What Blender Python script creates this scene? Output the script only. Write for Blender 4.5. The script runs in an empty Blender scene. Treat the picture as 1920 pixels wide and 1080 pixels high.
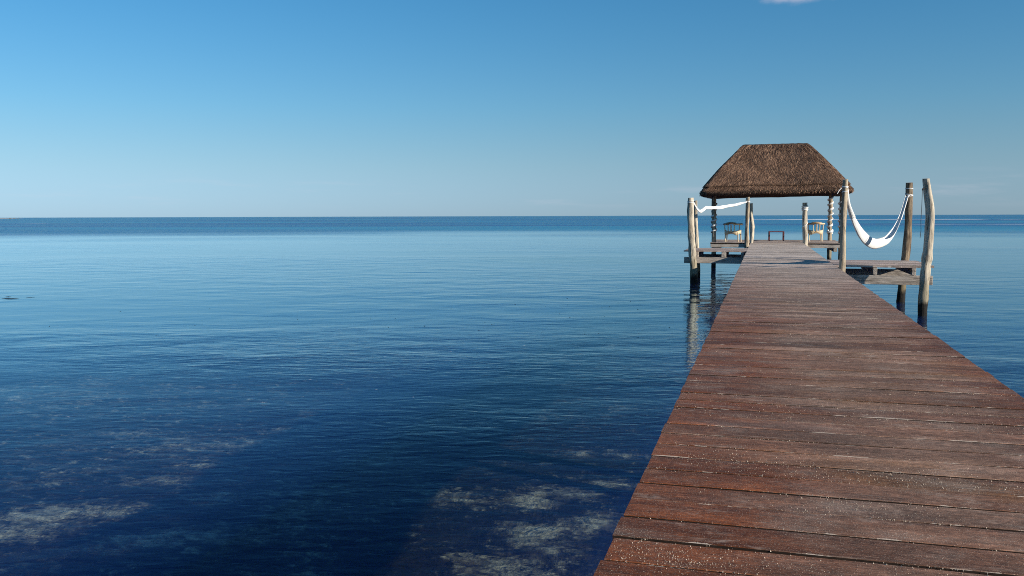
import bpy, bmesh, math, random
import numpy as np
from mathutils import Vector, Matrix, noise as mn

SC = bpy.context.scene
COL = SC.collection
rnd = random.Random(7)

# ------------------------------------------------------------------ camera
cam_data = bpy.data.cameras.new('camera')
cam_data.sensor_fit = 'HORIZONTAL'
cam_data.sensor_width = 36.0
cam_data.lens = 36.0 * 1640.0 / 1920.0
cam_data.clip_start = 0.05
cam_data.clip_end = 80000.0
cam = bpy.data.objects.new('camera', cam_data)
COL.objects.link(cam)
cam.matrix_world = Matrix(((0.961316, -0.019600, 0.274748, 0.0),
                           (0.275429, 0.079679, -0.958014, 0.0),
                           (-0.003114, 0.996628, 0.081995, 2.3),
                           (0, 0, 0, 1)))
SC.camera = cam

# ------------------------------------------------------------------ sun, sky, exposure
SUN_EL = math.radians(18.5)
SUN_AZ = math.radians(108.0)            # clockwise from +Y (the way the pier runs)
to_sun = Vector((math.sin(SUN_AZ) * math.cos(SUN_EL), math.cos(SUN_AZ) * math.cos(SUN_EL), math.sin(SUN_EL)))
sl = bpy.data.lights.new('sun', 'SUN')
sl.energy = 5.0
sl.angle = math.radians(0.53)
sl.color = (1.0, 0.93, 0.82)
sun = bpy.data.objects.new('sun', sl)
COL.objects.link(sun)
sun.rotation_euler = to_sun.to_track_quat('Z', 'Y').to_euler()
sun.location = to_sun * 60

world = bpy.data.worlds.new('World')
SC.world = world
world.use_nodes = True
SC.view_settings.view_transform = 'Standard'
SC.view_settings.look = 'None'
SC.view_settings.exposure = 0.4
SC.view_settings.gamma = 1.0
SC.view_settings.use_curve_mapping = False
SC.render.engine = 'CYCLES'
SC.cycles.use_denoising = False
SC.cycles.filter_width = 1.0
SC.cycles.max_bounces = 10
SC.cycles.transparent_max_bounces = 12
SC.cycles.caustics_refractive = True
SC.cycles.caustics_reflective = False


class NT:
    """small helper round a node tree"""
    def __init__(self, tree):
        self.t = tree
        for n in list(tree.nodes):
            tree.nodes.remove(n)

    def n(self, kind, **kw):
        nd = self.t.nodes.new(kind)
        for k, v in kw.items():
            if k.startswith('i_'):
                key = k[2:]
                key = int(key) if key.isdigit() else key.replace('_', ' ')
                self.set(nd.inputs[key], v)
            else:
                setattr(nd, k, v)
        return nd

    def set(self, sock, v):
        if isinstance(v, bpy.types.NodeSocket):
            self.t.links.new(v, sock)
        elif isinstance(v, bpy.types.Node):
            self.t.links.new(v.outputs[0], sock)
        else:
            sock.default_value = v

    def math(self, op, a, b=0.5, c=None, clamp=False):
        nd = self.n('ShaderNodeMath', operation=op, use_clamp=clamp)
        self.set(nd.inputs[0], a)
        self.set(nd.inputs[1], b)
        if c is not None:
            self.set(nd.inputs[2], c)
        return nd.outputs[0]

    def vmath(self, op, a, b):
        nd = self.n('ShaderNodeVectorMath', operation=op)
        self.set(nd.inputs[0], a)
        self.set(nd.inputs[1], b)
        return nd.outputs[0]

    def noise(self, vec, scale, detail=3.0, rough=0.5, dist=0.0):
        nd = self.n('ShaderNodeTexNoise')
        self.set(nd.inputs['Vector'], vec)
        nd.inputs['Scale'].default_value = scale
        nd.inputs['Detail'].default_value = detail
        nd.inputs['Roughness'].default_value = rough
        nd.inputs['Distortion'].default_value = dist
        return nd.outputs[0]

    def ramp(self, fac, lo, hi, a=0.0, b=1.0, smooth=True):
        nd = self.n('ShaderNodeMapRange', clamp=True)
        if smooth:
            nd.interpolation_type = 'SMOOTHSTEP'
        self.set(nd.inputs[0], fac)
        for i, v in ((1, lo), (2, hi), (3, a), (4, b)):
            self.set(nd.inputs[i], v)
        return nd.outputs[0]

    def mix(self, fac, a, b, blend='MIX'):
        nd = self.n('ShaderNodeMix', data_type='RGBA', blend_type=blend)
        self.set(nd.inputs[0], fac)
        for s, v in ((nd.inputs[6], a), (nd.inputs[7], b)):
            if isinstance(v, tuple):
                v = (v[0], v[1], v[2], 1.0)
            self.set(s, v)
        return nd.outputs[2]

    def scale(self, vec, s):
        nd = self.n('ShaderNodeMapping')
        self.set(nd.inputs['Vector'], vec)
        nd.inputs['Scale'].default_value = s
        return nd.outputs[0]

    def bump(self, height, strength, dist, normal=None):
        nd = self.n('ShaderNodeBump')
        self.set(nd.inputs['Height'], height)
        nd.inputs['Strength'].default_value = strength
        nd.inputs['Distance'].default_value = dist
        if normal is not None:
            self.set(nd.inputs['Normal'], normal)
        return nd.outputs[0]

    def link(self, a, b):
        self.t.links.new(a, b)


def material(name):
    m = bpy.data.materials.new(name)
    m.use_nodes = True
    return m, NT(m.node_tree)


def finish(nt, color, rough=0.6, spec=0.4, normal=None):
    p = nt.n('ShaderNodeBsdfPrincipled')
    c = color if not isinstance(color, tuple) else (color[0], color[1], color[2], 1.0)
    nt.set(p.inputs['Base Color'], c)
    nt.set(p.inputs['Roughness'], rough)
    nt.set(p.inputs['Specular IOR Level'], spec)
    if normal is not None:
        nt.set(p.inputs['Normal'], normal)
    o = nt.n('ShaderNodeOutputMaterial')
    nt.link(p.outputs[0], o.inputs['Surface'])
    return p


# sky: Nishita plus thin low clouds and one small puff
w = NT(world.node_tree)
sky = w.n('ShaderNodeTexSky', sky_type='NISHITA')
sky.sun_disc = False
sky.sun_elevation = SUN_EL
sky.sun_rotation = SUN_AZ
sky.altitude = 0.0
sky.air_density = 1.0
sky.dust_density = 0.05
sky.ozone_density = 8.0
tc = w.n('ShaderNodeTexCoord')
gen = tc.outputs['Generated']
sep = w.n('ShaderNodeSeparateXYZ')
w.set(sep.inputs[0], gen)
low = w.noise(w.scale(gen, (1.0, 1.0, 9.0)), 7.0, 5.0, 0.6)
band = w.math('MULTIPLY', w.ramp(sep.outputs[2], 0.004, 0.02), w.ramp(sep.outputs[2], 0.055, 0.025))
lowc = w.math('MULTIPLY', w.ramp(low, 0.52, 0.72), band)
hi = w.noise(w.scale(gen, (1.0, 1.0, 2.2)), 9.0, 6.0, 0.6)
puffs = w.noise(w.scale(gen, (1.0, 1.0, 1.6)), 2.3, 1.0, 0.5)
d1 = w.n('ShaderNodeVectorMath', operation='DISTANCE')
w.set(d1.inputs[0], w.scale(gen, (1.0, 1.0, 3.0)))
d1.inputs[1].default_value = (0.035, 0.973, 3.0 * 0.2290)
blob = w.ramp(w.math('ADD', d1.outputs['Value'], w.math('MULTIPLY', w.math('SUBTRACT', hi, 0.5), 0.12)), 0.055, 0.01)
puff = w.math('MULTIPLY', blob, 0.75)
cf = w.math('MAXIMUM', w.math('MULTIPLY', lowc, 0.13), puff)
# clean sea air: cooler towards the horizon, a touch greener blue overhead
grade = w.n('ShaderNodeValToRGB')
w.set(grade.inputs[0], sep.outputs[2])
cr = grade.color_ramp
cr.interpolation = 'B_SPLINE'
stops = [(0.0, (0.72, 0.98, 1.36)), (0.055, (1.22, 1.03, 0.92)), (0.12, (1.18, 1.18, 0.98)), (0.24, (0.80, 1.25, 1.09)), (1.0, (0.80, 1.20, 1.09))]
cr.elements[0].position, cr.elements[1].position = 0.0, 1.0
for p_, c_ in stops[1:-1]:
    cr.elements.new(p_)
for e_, (p_, c_) in zip(cr.elements, stops):
    e_.position = p_
    e_.color = (c_[0] * 0.7, c_[1] * 0.7, c_[2] * 0.7, 1)
graded = w.mix(1.0, sky.outputs[0], grade.outputs[0], 'MULTIPLY')
skyc = w.mix(cf, graded, (4.6, 4.3, 4.9))
bg = w.n('ShaderNodeBackground')
w.set(bg.inputs['Color'], skyc)
bg.inputs['Strength'].default_value = 0.120
wo = w.n('ShaderNodeOutputWorld')
w.link(bg.outputs[0], wo.inputs['Surface'])


# ------------------------------------------------------------------ mesh helpers
class MB:
    """collects shapes and links them as ONE mesh object"""
    def __init__(self):
        self.v, self.f, self.s, self.m = [], [], [], []

    def add(self, v, f, smooth=True, mi=0):
        b = len(self.v)
        self.v += [tuple(p) for p in v]
        self.f += [tuple(b + i for i in q) for q in f]
        self.s += [smooth] * len(f)
        self.m += [mi] * len(f)
        return self

    def box(self, x0, x1, y0, y1, z0, z1, bev=0.0, mat=None, wob=0.0):
        bm = bmesh.new()
        bmesh.ops.create_cube(bm, size=1.0)
        for p in bm.verts:
            p.co = Vector(((x0 + x1) / 2 + p.co.x * (x1 - x0), (y0 + y1) / 2 + p.co.y * (y1 - y0),
                           (z0 + z1) / 2 + p.co.z * (z1 - z0)))
            if wob:
                p.co += Vector((rnd.uniform(-wob, wob), rnd.uniform(-wob, wob), rnd.uniform(-wob, wob)))
        if bev:
            bmesh.ops.bevel(bm, geom=bm.edges[:], offset=bev, segments=1, affect='EDGES')
        bm.verts.index_update()
        vs = [p.co.copy() for p in bm.verts]
        if mat is not None:
            vs = [mat @ p for p in vs]
        fs = [[q.index for q in f.verts] for f in bm.faces]
        bm.free()
        return self.add(vs, fs, False)

    def tube(self, pts, radii, sides=10, closed_ends=True, flat=None, namp=0.0, seed=0, nfreq=(3.0, 1.2), mi_cap=0):
        pts = [Vector(p) for p in pts]
        n = len(pts)
        if not hasattr(radii, '__len__'):
            radii = [radii] * n
        tang = []
        for i in range(n):
            t = pts[min(i + 1, n - 1)] - pts[max(i - 1, 0)]
            tang.append(t.normalized())
        ref = Vector((1, 0, 0)) if abs(tang[0].x) < 0.8 else Vector((0, 1, 0))
        nrm = (ref - tang[0] * ref.dot(tang[0])).normalized()
        vs = []
        for i in range(n):
            nrm = (nrm - tang[i] * nrm.dot(tang[i])).normalized()
            bi = tang[i].cross(nrm)
            for k in range(sides):
                a = 2 * math.pi * k / sides
                r = radii[i]
                if namp:
                    c, s = math.cos(a), math.sin(a)
                    q = Vector((c * nfreq[1] + seed * 7.3, s * nfreq[1] + seed * 3.1, i / n * nfreq[0]))
                    r *= 1.0 + namp * mn.noise(q) * 2 + namp * 0.7 * mn.noise(q * 3.1)
                    r *= 1.0 + namp * 0.9 * mn.noise(Vector((c * 3.2 + seed, s * 3.2, i / n * nfreq[0] * 0.55)))
                sx = sy = 1.0
                if flat:
                    sx, sy = flat
                vs.append(pts[i] + nrm * (math.cos(a) * r * sx) + bi * (math.sin(a) * r * sy))
        fs = []
        for i in range(n - 1):
            for k in range(sides):
                k2 = (k + 1) % sides
                fs.append((i * sides + k, i * sides + k2, (i + 1) * sides + k2, (i + 1) * sides + k))
        self.add(vs, fs, True)
        if closed_ends:
            b = len(self.v)
            c0 = [vs[k] for k in range(sides)]
            c1 = [vs[(n - 1) * sides + k] for k in range(sides)]
            self.add(c0, [tuple(reversed(range(sides)))], False, mi_cap)
            self.add(c1, [tuple(range(sides))], False, mi_cap)
        return self

    def mesh(self, name, mats):
        me = bpy.data.meshes.new(name)
        me.from_pydata(self.v, [], self.f)
        me.polygons.foreach_set('use_smooth', self.s)
        if not isinstance(mats, (list, tuple)):
            mats = [mats]
        for m in mats:
            me.materials.append(m)
        me.polygons.foreach_set('material_index', self.m)
        me.update()
        return me

    def build(self, name, mats, parent=None, loc=(0, 0, 0), rotz=0.0):
        o = bpy.data.objects.new(name, self.mesh(name, mats))
        COL.objects.link(o)
        o.location = loc
        o.rotation_euler = (0, 0, rotz)
        o.parent = parent
        return o


def tag(o, label=None, cat=None, group=None, kind=None):
    if label:
        o['label'] = label
    if cat:
        o['category'] = cat
    if group:
        o['group'] = group
    if kind:
        o['kind'] = kind
    return o


def thing(name, label, cat, loc=(0, 0, 0), rotz=0.0, group=None):
    o = bpy.data.objects.new(name, None)
    o.empty_display_size = 0.2
    COL.objects.link(o)
    o.location = loc
    o.rotation_euler = (0, 0, rotz)
    return tag(o, label, cat, group)


# ------------------------------------------------------------------ materials
def wood_plank_mat(name, red, worn, pale, wear_bias=0.0, edge_red=True, half_w=0.10965):
    m, t = material(name)
    tc = t.n('ShaderNodeTexCoord')
    ob = tc.outputs['Object']
    oi = t.n('ShaderNodeObjectInfo')
    rv = oi.outputs['Random']
    off = t.n('ShaderNodeCombineXYZ')
    t.set(off.inputs[0], t.math('MULTIPLY', rv, 91.0))
    t.set(off.inputs[1], t.math('MULTIPLY', rv, 57.0))
    t.set(off.inputs[2], t.math('MULTIPLY', rv, 33.0))
    v = t.vmath('ADD', ob, off.outputs[0])
    geo = t.n('ShaderNodeNewGeometry')
    pos = geo.outputs['Position']
    grain = t.noise(t.scale(v, (1.6, 38.0, 20.0)), 2.0, 6.0, 0.62, 0.6)
    fine = t.noise(t.scale(v, (5.0, 160.0, 60.0)), 2.0, 3.0, 0.6)
    saw = t.noise(t.scale(v, (90.0, 9.0, 9.0)), 1.0, 2.0, 0.5)
    blot = t.noise(t.scale(v, (1.2, 3.0, 3.0)), 1.6, 4.0, 0.6)
    wearn = t.noise(pos, 0.75, 5.0, 0.6)
    sx = t.n('ShaderNodeSeparateXYZ')
    t.set(sx.inputs[0], pos)
    # foot-worn, greyed strip down the middle of the walkway, reddish stain kept along both edges
    if edge_red:
        lat = t.math('ABSOLUTE', t.math('SUBTRACT', sx.outputs[0], 0.75))
        mid = t.ramp(lat, 1.15, 0.25)
        wear = t.math('ADD', t.math('MULTIPLY', mid, 0.75), t.math('MULTIPLY', t.math('SUBTRACT', wearn, 0.5), 1.5))
        wear = t.math('ADD', wear, t.ramp(sx.outputs[1], 9.0, 26.0, 0.0, 0.5))  # greyer seaward, part of the same sheen painted into the boards
    else:
        wear = t.math('ADD', 0.5, t.math('MULTIPLY', t.math('SUBTRACT', wearn, 0.5), 1.5))
    wear = t.math('ADD', wear, t.math('MULTIPLY', t.math('SUBTRACT', rv, 0.5), 0.45))
    wear = t.math('ADD', wear, wear_bias, clamp=True)
    c = t.mix(wear, red, worn)
    hue = t.noise(t.scale(pos, (0.8, 1.6, 1.0)), 1.3, 4.0, 0.6)
    c = t.mix(t.ramp(hue, 0.52, 0.72, 0.0, 0.55), c, (red[0] * 1.05, red[1] * 1.45, red[2] * 1.2))
    c = t.mix(t.ramp(hue, 0.48, 0.30, 0.0, 0.6), c, (worn[0] * 0.52, worn[1] * 0.58, worn[2] * 0.68))
    if edge_red:
        c = t.mix(t.ramp(sx.outputs[1], 7.0, 30.0, 0.0, 0.9), c, (0.66, 0.545, 0.46))   # paler seaward: mostly grazing sky sheen put into the colour, some bleaching
    strk = t.noise(t.scale(v, (0.75, 13.0, 1.0)), 1.3, 4.0, 0.62, 0.4)
    sk_ = t.ramp(strk, 0.30, 0.70, 0.80, 1.22, False)
    c = t.mix(1.0, c, t.n('ShaderNodeCombineColor', i_0=sk_, i_1=sk_, i_2=sk_), 'MULTIPLY')
    flk = t.noise(t.scale(v, (26.0, 95.0, 40.0)), 1.0, 3.0, 0.7)
    fk_ = t.ramp(flk, 0.33, 0.70, 0.62, 1.45, False)
    c = t.mix(1.0, c, t.n('ShaderNodeCombineColor', i_0=fk_, i_1=fk_, i_2=fk_), 'MULTIPLY')
    iso = t.noise(pos, 34.0, 5.0, 0.75)
    is_ = t.ramp(iso, 0.34, 0.68, 0.70, 1.34, False)
    c = t.mix(1.0, c, t.n('ShaderNodeCombineColor', i_0=is_, i_1=is_, i_2=is_), 'MULTIPLY')
    dark = t.ramp(grain, 0.38, 0.68, 0.74, 1.16, False)
    c = t.mix(1.0, c, t.n('ShaderNodeCombineColor', i_0=dark, i_1=dark, i_2=dark), 'MULTIPLY')
    bl = t.ramp(blot, 0.35, 0.7, 0.72, 1.2)
    c = t.mix(1.0, c, t.n('ShaderNodeCombineColor', i_0=bl, i_1=bl, i_2=bl), 'MULTIPLY')
    tone = t.math('ADD', 0.66, t.math('MULTIPLY', t.math('FRACT', t.math('MULTIPLY', rv, 13.7)), 0.54))
    c = t.mix(1.0, c, t.n('ShaderNodeCombineColor', i_0=tone, i_1=tone, i_2=tone), 'MULTIPLY')
    # dry pale sand rubbed into the grain and lying in drifts
    drift = t.ramp(t.noise(t.scale(pos, (1.0, 1.9, 1.0)), 1.9, 5.0, 0.62), 0.50, 0.74)
    speck = t.ramp(t.noise(t.scale(pos, (1.0, 1.0, 0.0)), 150.0, 2.0, 0.6), 0.57, 0.67)
    streak = t.ramp(t.noise(t.scale(v, (0.9, 26.0, 8.0)), 2.6, 4.0, 0.6), 0.60, 0.74)
    far_streak = t.math('MULTIPLY', streak, t.ramp(wearn, 0.40, 0.62, 0.25, 1.0))
    sand = t.math('MAXIMUM', t.math('MULTIPLY', speck, t.math('ADD', t.math('MULTIPLY', drift, 0.65), 0.30)),
                  t.math('MULTIPLY', far_streak, 0.55))
    smear = t.ramp(t.noise(t.scale(pos, (3.0, 9.0, 1.0)), 1.4, 6.0, 0.72, 0.5), 0.50, 0.76)
    smear = t.math('MULTIPLY', smear, t.ramp(t.noise(pos, 1.1, 3.0, 0.6), 0.42, 0.66))
    smear = t.math('MULTIPLY', smear, t.ramp(iso, 0.36, 0.60, 0.25, 1.25))
    film = t.math('MAXIMUM', t.math('MULTIPLY', drift, 0.16), t.math('MULTIPLY', smear, 0.62))
    c = t.mix(t.math('MAXIMUM', sand, film), c, pale)
    # bare pale wood along the rubbed arrises
    so = t.n('ShaderNodeSeparateXYZ')
    t.set(so.inputs[0], ob)
    rub = t.noise(t.scale(v, (3.4, 0.4, 0.4)), 1.5, 5.0, 0.7)
    wid = t.math('MULTIPLY', t.ramp(rub, 0.50, 0.74), 0.012)
    ed_ = t.math('SUBTRACT', t.math('ABSOLUTE', so.outputs[1]), t.math('SUBTRACT', half_w, wid))
    arris = t.ramp(ed_, 0.0, 0.003)
    c = t.mix(t.math('MULTIPLY', arris, 0.70), c, pale)
    h = t.math('ADD', t.math('MULTIPLY', grain, 0.7), t.math('MULTIPLY', fine, 0.35))
    h = t.math('ADD', h, t.math('MULTIPLY', saw, t.ramp(blot, 0.5, 0.68, 0.0, 0.35)))
    h = t.math('ADD', h, t.math('MULTIPLY', speck, 0.5))
    nb = t.bump(h, 0.55, 0.006)
    finish(t, c, t.ramp(wear, 0.0, 1.0, 0.55, 0.7, False), 0.14, nb)
    return m


def driftwood_mat(name, pale, dark, amount=0.5, tide=True, rough=0.8, along=2):
    m, t = material(name)
    tc = t.n('ShaderNodeTexCoord')
    geo = t.n('ShaderNodeNewGeometry')
    pos = geo.outputs['Position']
    oi = t.n('ShaderNodeObjectInfo')
    off = t.n('ShaderNodeCombineXYZ')
    t.set(off.inputs[0], t.math('MULTIPLY', oi.outputs['Random'], 40.0))
    t.set(off.inputs[1], t.math('MULTIPLY', oi.outputs['Random'], 23.0))
    v = t.vmath('ADD', tc.outputs['Object'], off.outputs[0])
    if along != 2:                                       # turn the grain from upright to lengthwise
        sv_ = t.n('ShaderNodeSeparateXYZ')
        t.set(sv_.inputs[0], v)
        cv_ = t.n('ShaderNodeCombineXYZ')
        order = (2, 1, 0) if along == 0 else (0, 2, 1)
        for k_, q_ in enumerate(order):
            t.set(cv_.inputs[k_], sv_.outputs[q_])
        v = cv_.outputs[0]
    fib = t.noise(t.scale(v, (22.0, 22.0, 1.6)), 1.6, 5.0, 0.65, 0.8)
    blot = t.noise(t.scale(v, (4.0, 4.0, 1.3)), 1.7, 4.0, 0.6, 0.4)
    crack = t.ramp(t.noise(t.scale(v, (15.0, 15.0, 0.9)), 1.5, 4.0, 0.7, 1.2), 0.44, 0.35)
    mixf = t.math('ADD', t.math('MULTIPLY', t.ramp(fib, 0.3, 0.7), 0.45),
                  t.math('MULTIPLY', t.ramp(blot, 0.65 - amount * 0.4, 0.85 - amount * 0.4), 0.55))
    c = t.mix(t.math('MULTIPLY', mixf, 0.4 + amount), pale, dark)
    c = t.mix(t.math('MULTIPLY', crack, 0.85), c, (0.03, 0.022, 0.017))
    stain = t.ramp(t.noise(t.scale(v, (6.0, 6.0, 0.8)), 1.4, 5.0, 0.65, 1.0), 0.46, 0.62)
    c = t.mix(t.math('MULTIPLY', stain, 0.62), c, (dark[0] * 0.5, dark[1] * 0.5, dark[2] * 0.5))
    if tide:
        sz = t.n('ShaderNodeSeparateXYZ')
        t.set(sz.inputs[0], pos)
        zz = t.math('ADD', sz.outputs[2], t.math('MULTIPLY', t.math('SUBTRACT', blot, 0.5), 0.5))
        c = t.mix(t.ramp(zz, 0.95, 0.65, 0.0, 0.65), c, (0.16, 0.135, 0.075))     # green-brown algae film
        c = t.mix(t.ramp(zz, 0.38, 0.22), c, (0.014, 0.012, 0.010))               # black tide band
    h = t.math('SUBTRACT', t.math('ADD', fib, t.math('MULTIPLY', blot, 0.6)), t.math('MULTIPLY', crack, 1.2))
    finish(t, c, rough, 0.25, t.bump(h, 0.7, 0.02))
    return m


def plain_mat(name, col, rough=0.7, spec=0.3, var=0.25, nscale=14.0, bump=0.3, stretch=(1, 1, 1), dist=0.004):
    m, t = material(name)
    tc = t.n('ShaderNodeTexCoord')
    v = t.scale(tc.outputs['Object'], stretch)
    a = t.noise(v, nscale, 4.0, 0.6)
    f = t.ramp(a, 0.3, 0.7, 1.0 - var, 1.0 + var, False)
    c = t.mix(1.0, col, t.n('ShaderNodeCombineColor', i_0=f, i_1=f, i_2=f), 'MULTIPLY')
    finish(t, c, rough, spec, t.bump(a, bump, dist))
    return m


def thatch_mat(name, dark, light):
    m, t = material(name)
    geo = t.n('ShaderNodeNewGeometry')
    r = geo.outputs['Random Per Island']
    a = t.noise(geo.outputs['Position'], 1.1, 3.0, 0.6)
    f = t.math('MULTIPLY', r, r)
    c = t.mix(f, dark, light)
    k = t.ramp(a, 0.3, 0.7, 0.75, 1.2)
    c = t.mix(1.0, c, t.n('ShaderNodeCombineColor', i_0=k, i_1=k, i_2=k), 'MULTIPLY')
    finish(t, c, 0.8, 0.2)
    return m


M_DECK = wood_plank_mat('deck_wood', (0.225, 0.066, 0.022), (0.315, 0.182, 0.122), (0.66, 0.54, 0.43))
M_PLAT = wood_plank_mat('platform_wood', (0.38, 0.25, 0.20), (0.56, 0.455, 0.40), (0.66, 0.55, 0.47), 0.1, False)
M_SIDE = plain_mat('dark_board_side', (0.030, 0.020, 0.015), 0.9, 0.1, 0.4, 20.0)  # near-black long edges and undersides of the boards
M_BEAM = driftwood_mat('grey_beam_wood', (0.52, 0.45, 0.38), (0.33, 0.27, 0.22), 0.22, False, 0.8, 0)
M_JOIST = driftwood_mat('grey_joist_wood', (0.50, 0.43, 0.36), (0.33, 0.27, 0.22), 0.22, False, 0.8, 1)
M_UNDER = driftwood_mat('pile_wood', (0.26, 0.22, 0.17), (0.12, 0.10, 0.08), 0.5)
M_PALE = driftwood_mat('bleached_wood', (0.60, 0.52, 0.40), (0.27, 0.21, 0.15), 0.34)
M_BARK = driftwood_mat('brown_bark_wood', (0.35, 0.27, 0.18), (0.12, 0.08, 0.05), 0.65)
M_MID = driftwood_mat('weathered_wood', (0.50, 0.41, 0.29), (0.18, 0.13, 0.09), 0.45)
M_CAP = plain_mat('cut_wood_end', (0.34, 0.29, 0.24), 0.8, 0.2, 0.35, 30.0)
M_ROPE = plain_mat('white_rope', (0.78, 0.76, 0.72), 0.85, 0.2, 0.12, 60.0, 0.5)
M_CLOTH = plain_mat('white_hammock_cotton', (0.82, 0.80, 0.76), 0.9, 0.15, 0.06, 90.0, 0.4, (1, 1, 6))
M_CHAIR = plain_mat('pale_chair_wood', (0.62, 0.49, 0.32), 0.55, 0.35, 0.2, 20.0, 0.2, (1, 1, 4))
M_RAIL = plain_mat('dark_rail_wood', (0.36, 0.25, 0.15), 0.6, 0.3, 0.4, 9.0, 0.2)  # crest and seat colour, also the painted shade of the left arm
M_TABLE = plain_mat('dark_red_table_wood', (0.13, 0.034, 0.034), 0.5, 0.4, 0.2, 20.0, 0.2)
M_THATCH = plain_mat('thatch_core', (0.085, 0.055, 0.038), 0.9, 0.1, 0.4, 9.0, 0.9, (3, 3, 1), 0.05)
M_STRAW = thatch_mat('thatch_straw', (0.105, 0.054, 0.033), (0.43, 0.255, 0.155))
M_SANDG = plain_mat('pale_sand', (0.52, 0.43, 0.34), 0.9, 0.2, 0.2, 4.0)
M_CORD = plain_mat('dark_cord', (0.05, 0.04, 0.035), 0.8, 0.2)
M_WEED_RIPPLE = plain_mat('dark_seaweed_and_ripple', (0.018, 0.02, 0.012), 0.5, 0.4)
M_FOAM = plain_mat('white_foam', (0.75, 0.78, 0.8), 0.9, 0.2)
M_DUNE = plain_mat('sandbar_sand', (0.55, 0.47, 0.38), 0.9, 0.2, 0.3, 0.2)
M_SHRUB = plain_mat('dark_shrub', (0.05, 0.06, 0.03), 0.9, 0.2)

# ------------------------------------------------------------------ water
WATER_R = 30000.0
m_water, t = material('sea_water')
geo = t.n('ShaderNodeNewGeometry')
P = geo.outputs['Position']
spx = t.n('ShaderNodeSeparateXYZ')
t.set(spx.inputs[0], P)
dist = t.n('ShaderNodeVectorMath', operation='LENGTH')
t.set(dist.inputs[0], P)
D = dist.outputs['Value']
rot = t.n('ShaderNodeMapping')
t.set(rot.inputs['Vector'], P)
rot.inputs['Rotation'].default_value = (0, 0, math.radians(-14.0))
R_ = rot.outputs[0]
n_sw = t.noise(t.scale(R_, (0.50, 0.80, 1.0)), 1.0, 2.0, 0.5, 0.3)
n_md = t.noise(t.scale(R_, (0.9, 2.1, 1.0)), 1.0, 2.0, 0.55, 0.4)
n_rp = t.noise(t.scale(R_, (3.2, 7.5, 1.0)), 1.0, 2.5, 0.5, 0.5)
breeze = t.noise(t.scale(R_, (0.020, 0.045, 1.0)), 1.0, 3.0, 0.5, 0.6)       # cat's paws
big = t.noise(t.scale(R_, (0.0022, 0.010, 1.0)), 1.0, 3.0, 0.55)
# beyond about 90 m an off-shore breeze ruffles the sea, inside it lies calm
edge = t.math('ADD', D, t.math('MULTIPLY', t.math('SUBTRACT', breeze, 0.5), 60.0))
ruff = t.ramp(edge, 88.0, 165.0)
calm = t.math('ADD', 0.26, t.math('MULTIPLY', t.ramp(breeze, 0.42, 0.60), 0.70))
amp = t.math('ADD', calm, t.math('MULTIPLY', ruff, 4.5))
h = t.math('ADD', t.math('MULTIPLY', n_sw, 0.050), t.math('MULTIPLY', n_md, 0.013))
h = t.math('ADD', h, t.math('MULTIPLY', n_rp, t.ramp(D, 6.0, 24.0, 0.0190, 0.0045)))
h = t.math('MULTIPLY', h, amp)
nb = t.n('ShaderNodeBump')
nb.inputs['Strength'].default_value = 1.0
nb.inputs['Distance'].default_value = 1.0
t.set(nb.inputs['Height'], h)
N_ = nb.outputs[0]
fres = t.n('ShaderNodeFresnel')
fres.inputs['IOR'].default_value = 1.40
t.link(N_, fres.inputs['Normal'])
gl = t.n('ShaderNodeBsdfGlossy')
gl.inputs['Roughness'].default_value = 0.03
gl.inputs['Color'].default_value = (0.77, 0.94, 1.0, 1)
t.link(N_, gl.inputs['Normal'])
rf = t.n('ShaderNodeBsdfRefraction')
rf.inputs['Roughness'].default_value = 0.0
rf.inputs['IOR'].default_value = 1.33
t.link(N_, rf.inputs['Normal'])
tr = t.n('ShaderNodeBsdfTransparent')
thru = t.n('ShaderNodeMixShader')
# bent view into the water from above; light leaving from below goes out along the straight path
t.set(thru.inputs[0], t.math('ADD', 0.06, t.math('MULTIPLY', geo.outputs['Backfacing'], 0.9)))
t.link(rf.outputs[0], thru.inputs[1])
t.link(tr.outputs[0], thru.inputs[2])
# light scattered back by the water itself: bluer where deep, teal over the far sand flats
shoal = t.math('MULTIPLY', t.ramp(D, 15.0, 120.0), t.ramp(big, 0.40, 0.60, 0.55, 1.0))
body_c = t.mix(shoal, (0.004, 0.065, 0.46), (0.014, 0.26, 0.44))
df = t.n('ShaderNodeBsdfDiffuse')
t.set(df.inputs['Color'], body_c)
body = t.n('ShaderNodeMixShader')
t.set(body.inputs[0], t.math('ADD', 0.03, t.math('MULTIPLY', shoal, 0.80)))
t.link(thru.outputs[0], body.inputs[1])
t.link(df.outputs[0], body.inputs[2])
surf = t.n('ShaderNodeMixShader')
# seen from below the surface mostly lets light through (the straight path stands in for the refracted one)
F_ = t.math('MULTIPLY', fres.outputs[0], t.ramp(fres.outputs[0], 0.10, 0.50, 0.13, 1.08, False))          # sky light at right angles to the sun is polarised: steep reflections are weak
F_ = t.math('MULTIPLY', F_, t.math('SUBTRACT', 1.0, t.math('MULTIPLY', ruff, 0.62)))   # ruffled facets lean to the viewer
t.set(surf.inputs[0], t.math('MULTIPLY', F_, t.math('SUBTRACT', 1.0, t.math('MULTIPLY', geo.outputs['Backfacing'], 0.9))))
t.link(body.outputs[0], surf.inputs[1])
t.link(gl.outputs[0], surf.inputs[2])
va = t.n('ShaderNodeVolumeAbsorption')
va.inputs['Color'].default_value = (0.12, 0.44, 0.92, 1)
va.inputs['Density'].default_value = 0.24
out = t.n('ShaderNodeOutputMaterial')
t.link(surf.outputs[0], out.inputs['Surface'])
vs_ = t.n('ShaderNodeVolumeScatter')
vs_.inputs['Color'].default_value = (0.05, 0.20, 1.0, 1)
vs_.inputs['Density'].default_value = 0.12
vs_.inputs['Anisotropy'].default_value = 0.0
addv = t.n('ShaderNodeAddShader')
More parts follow.
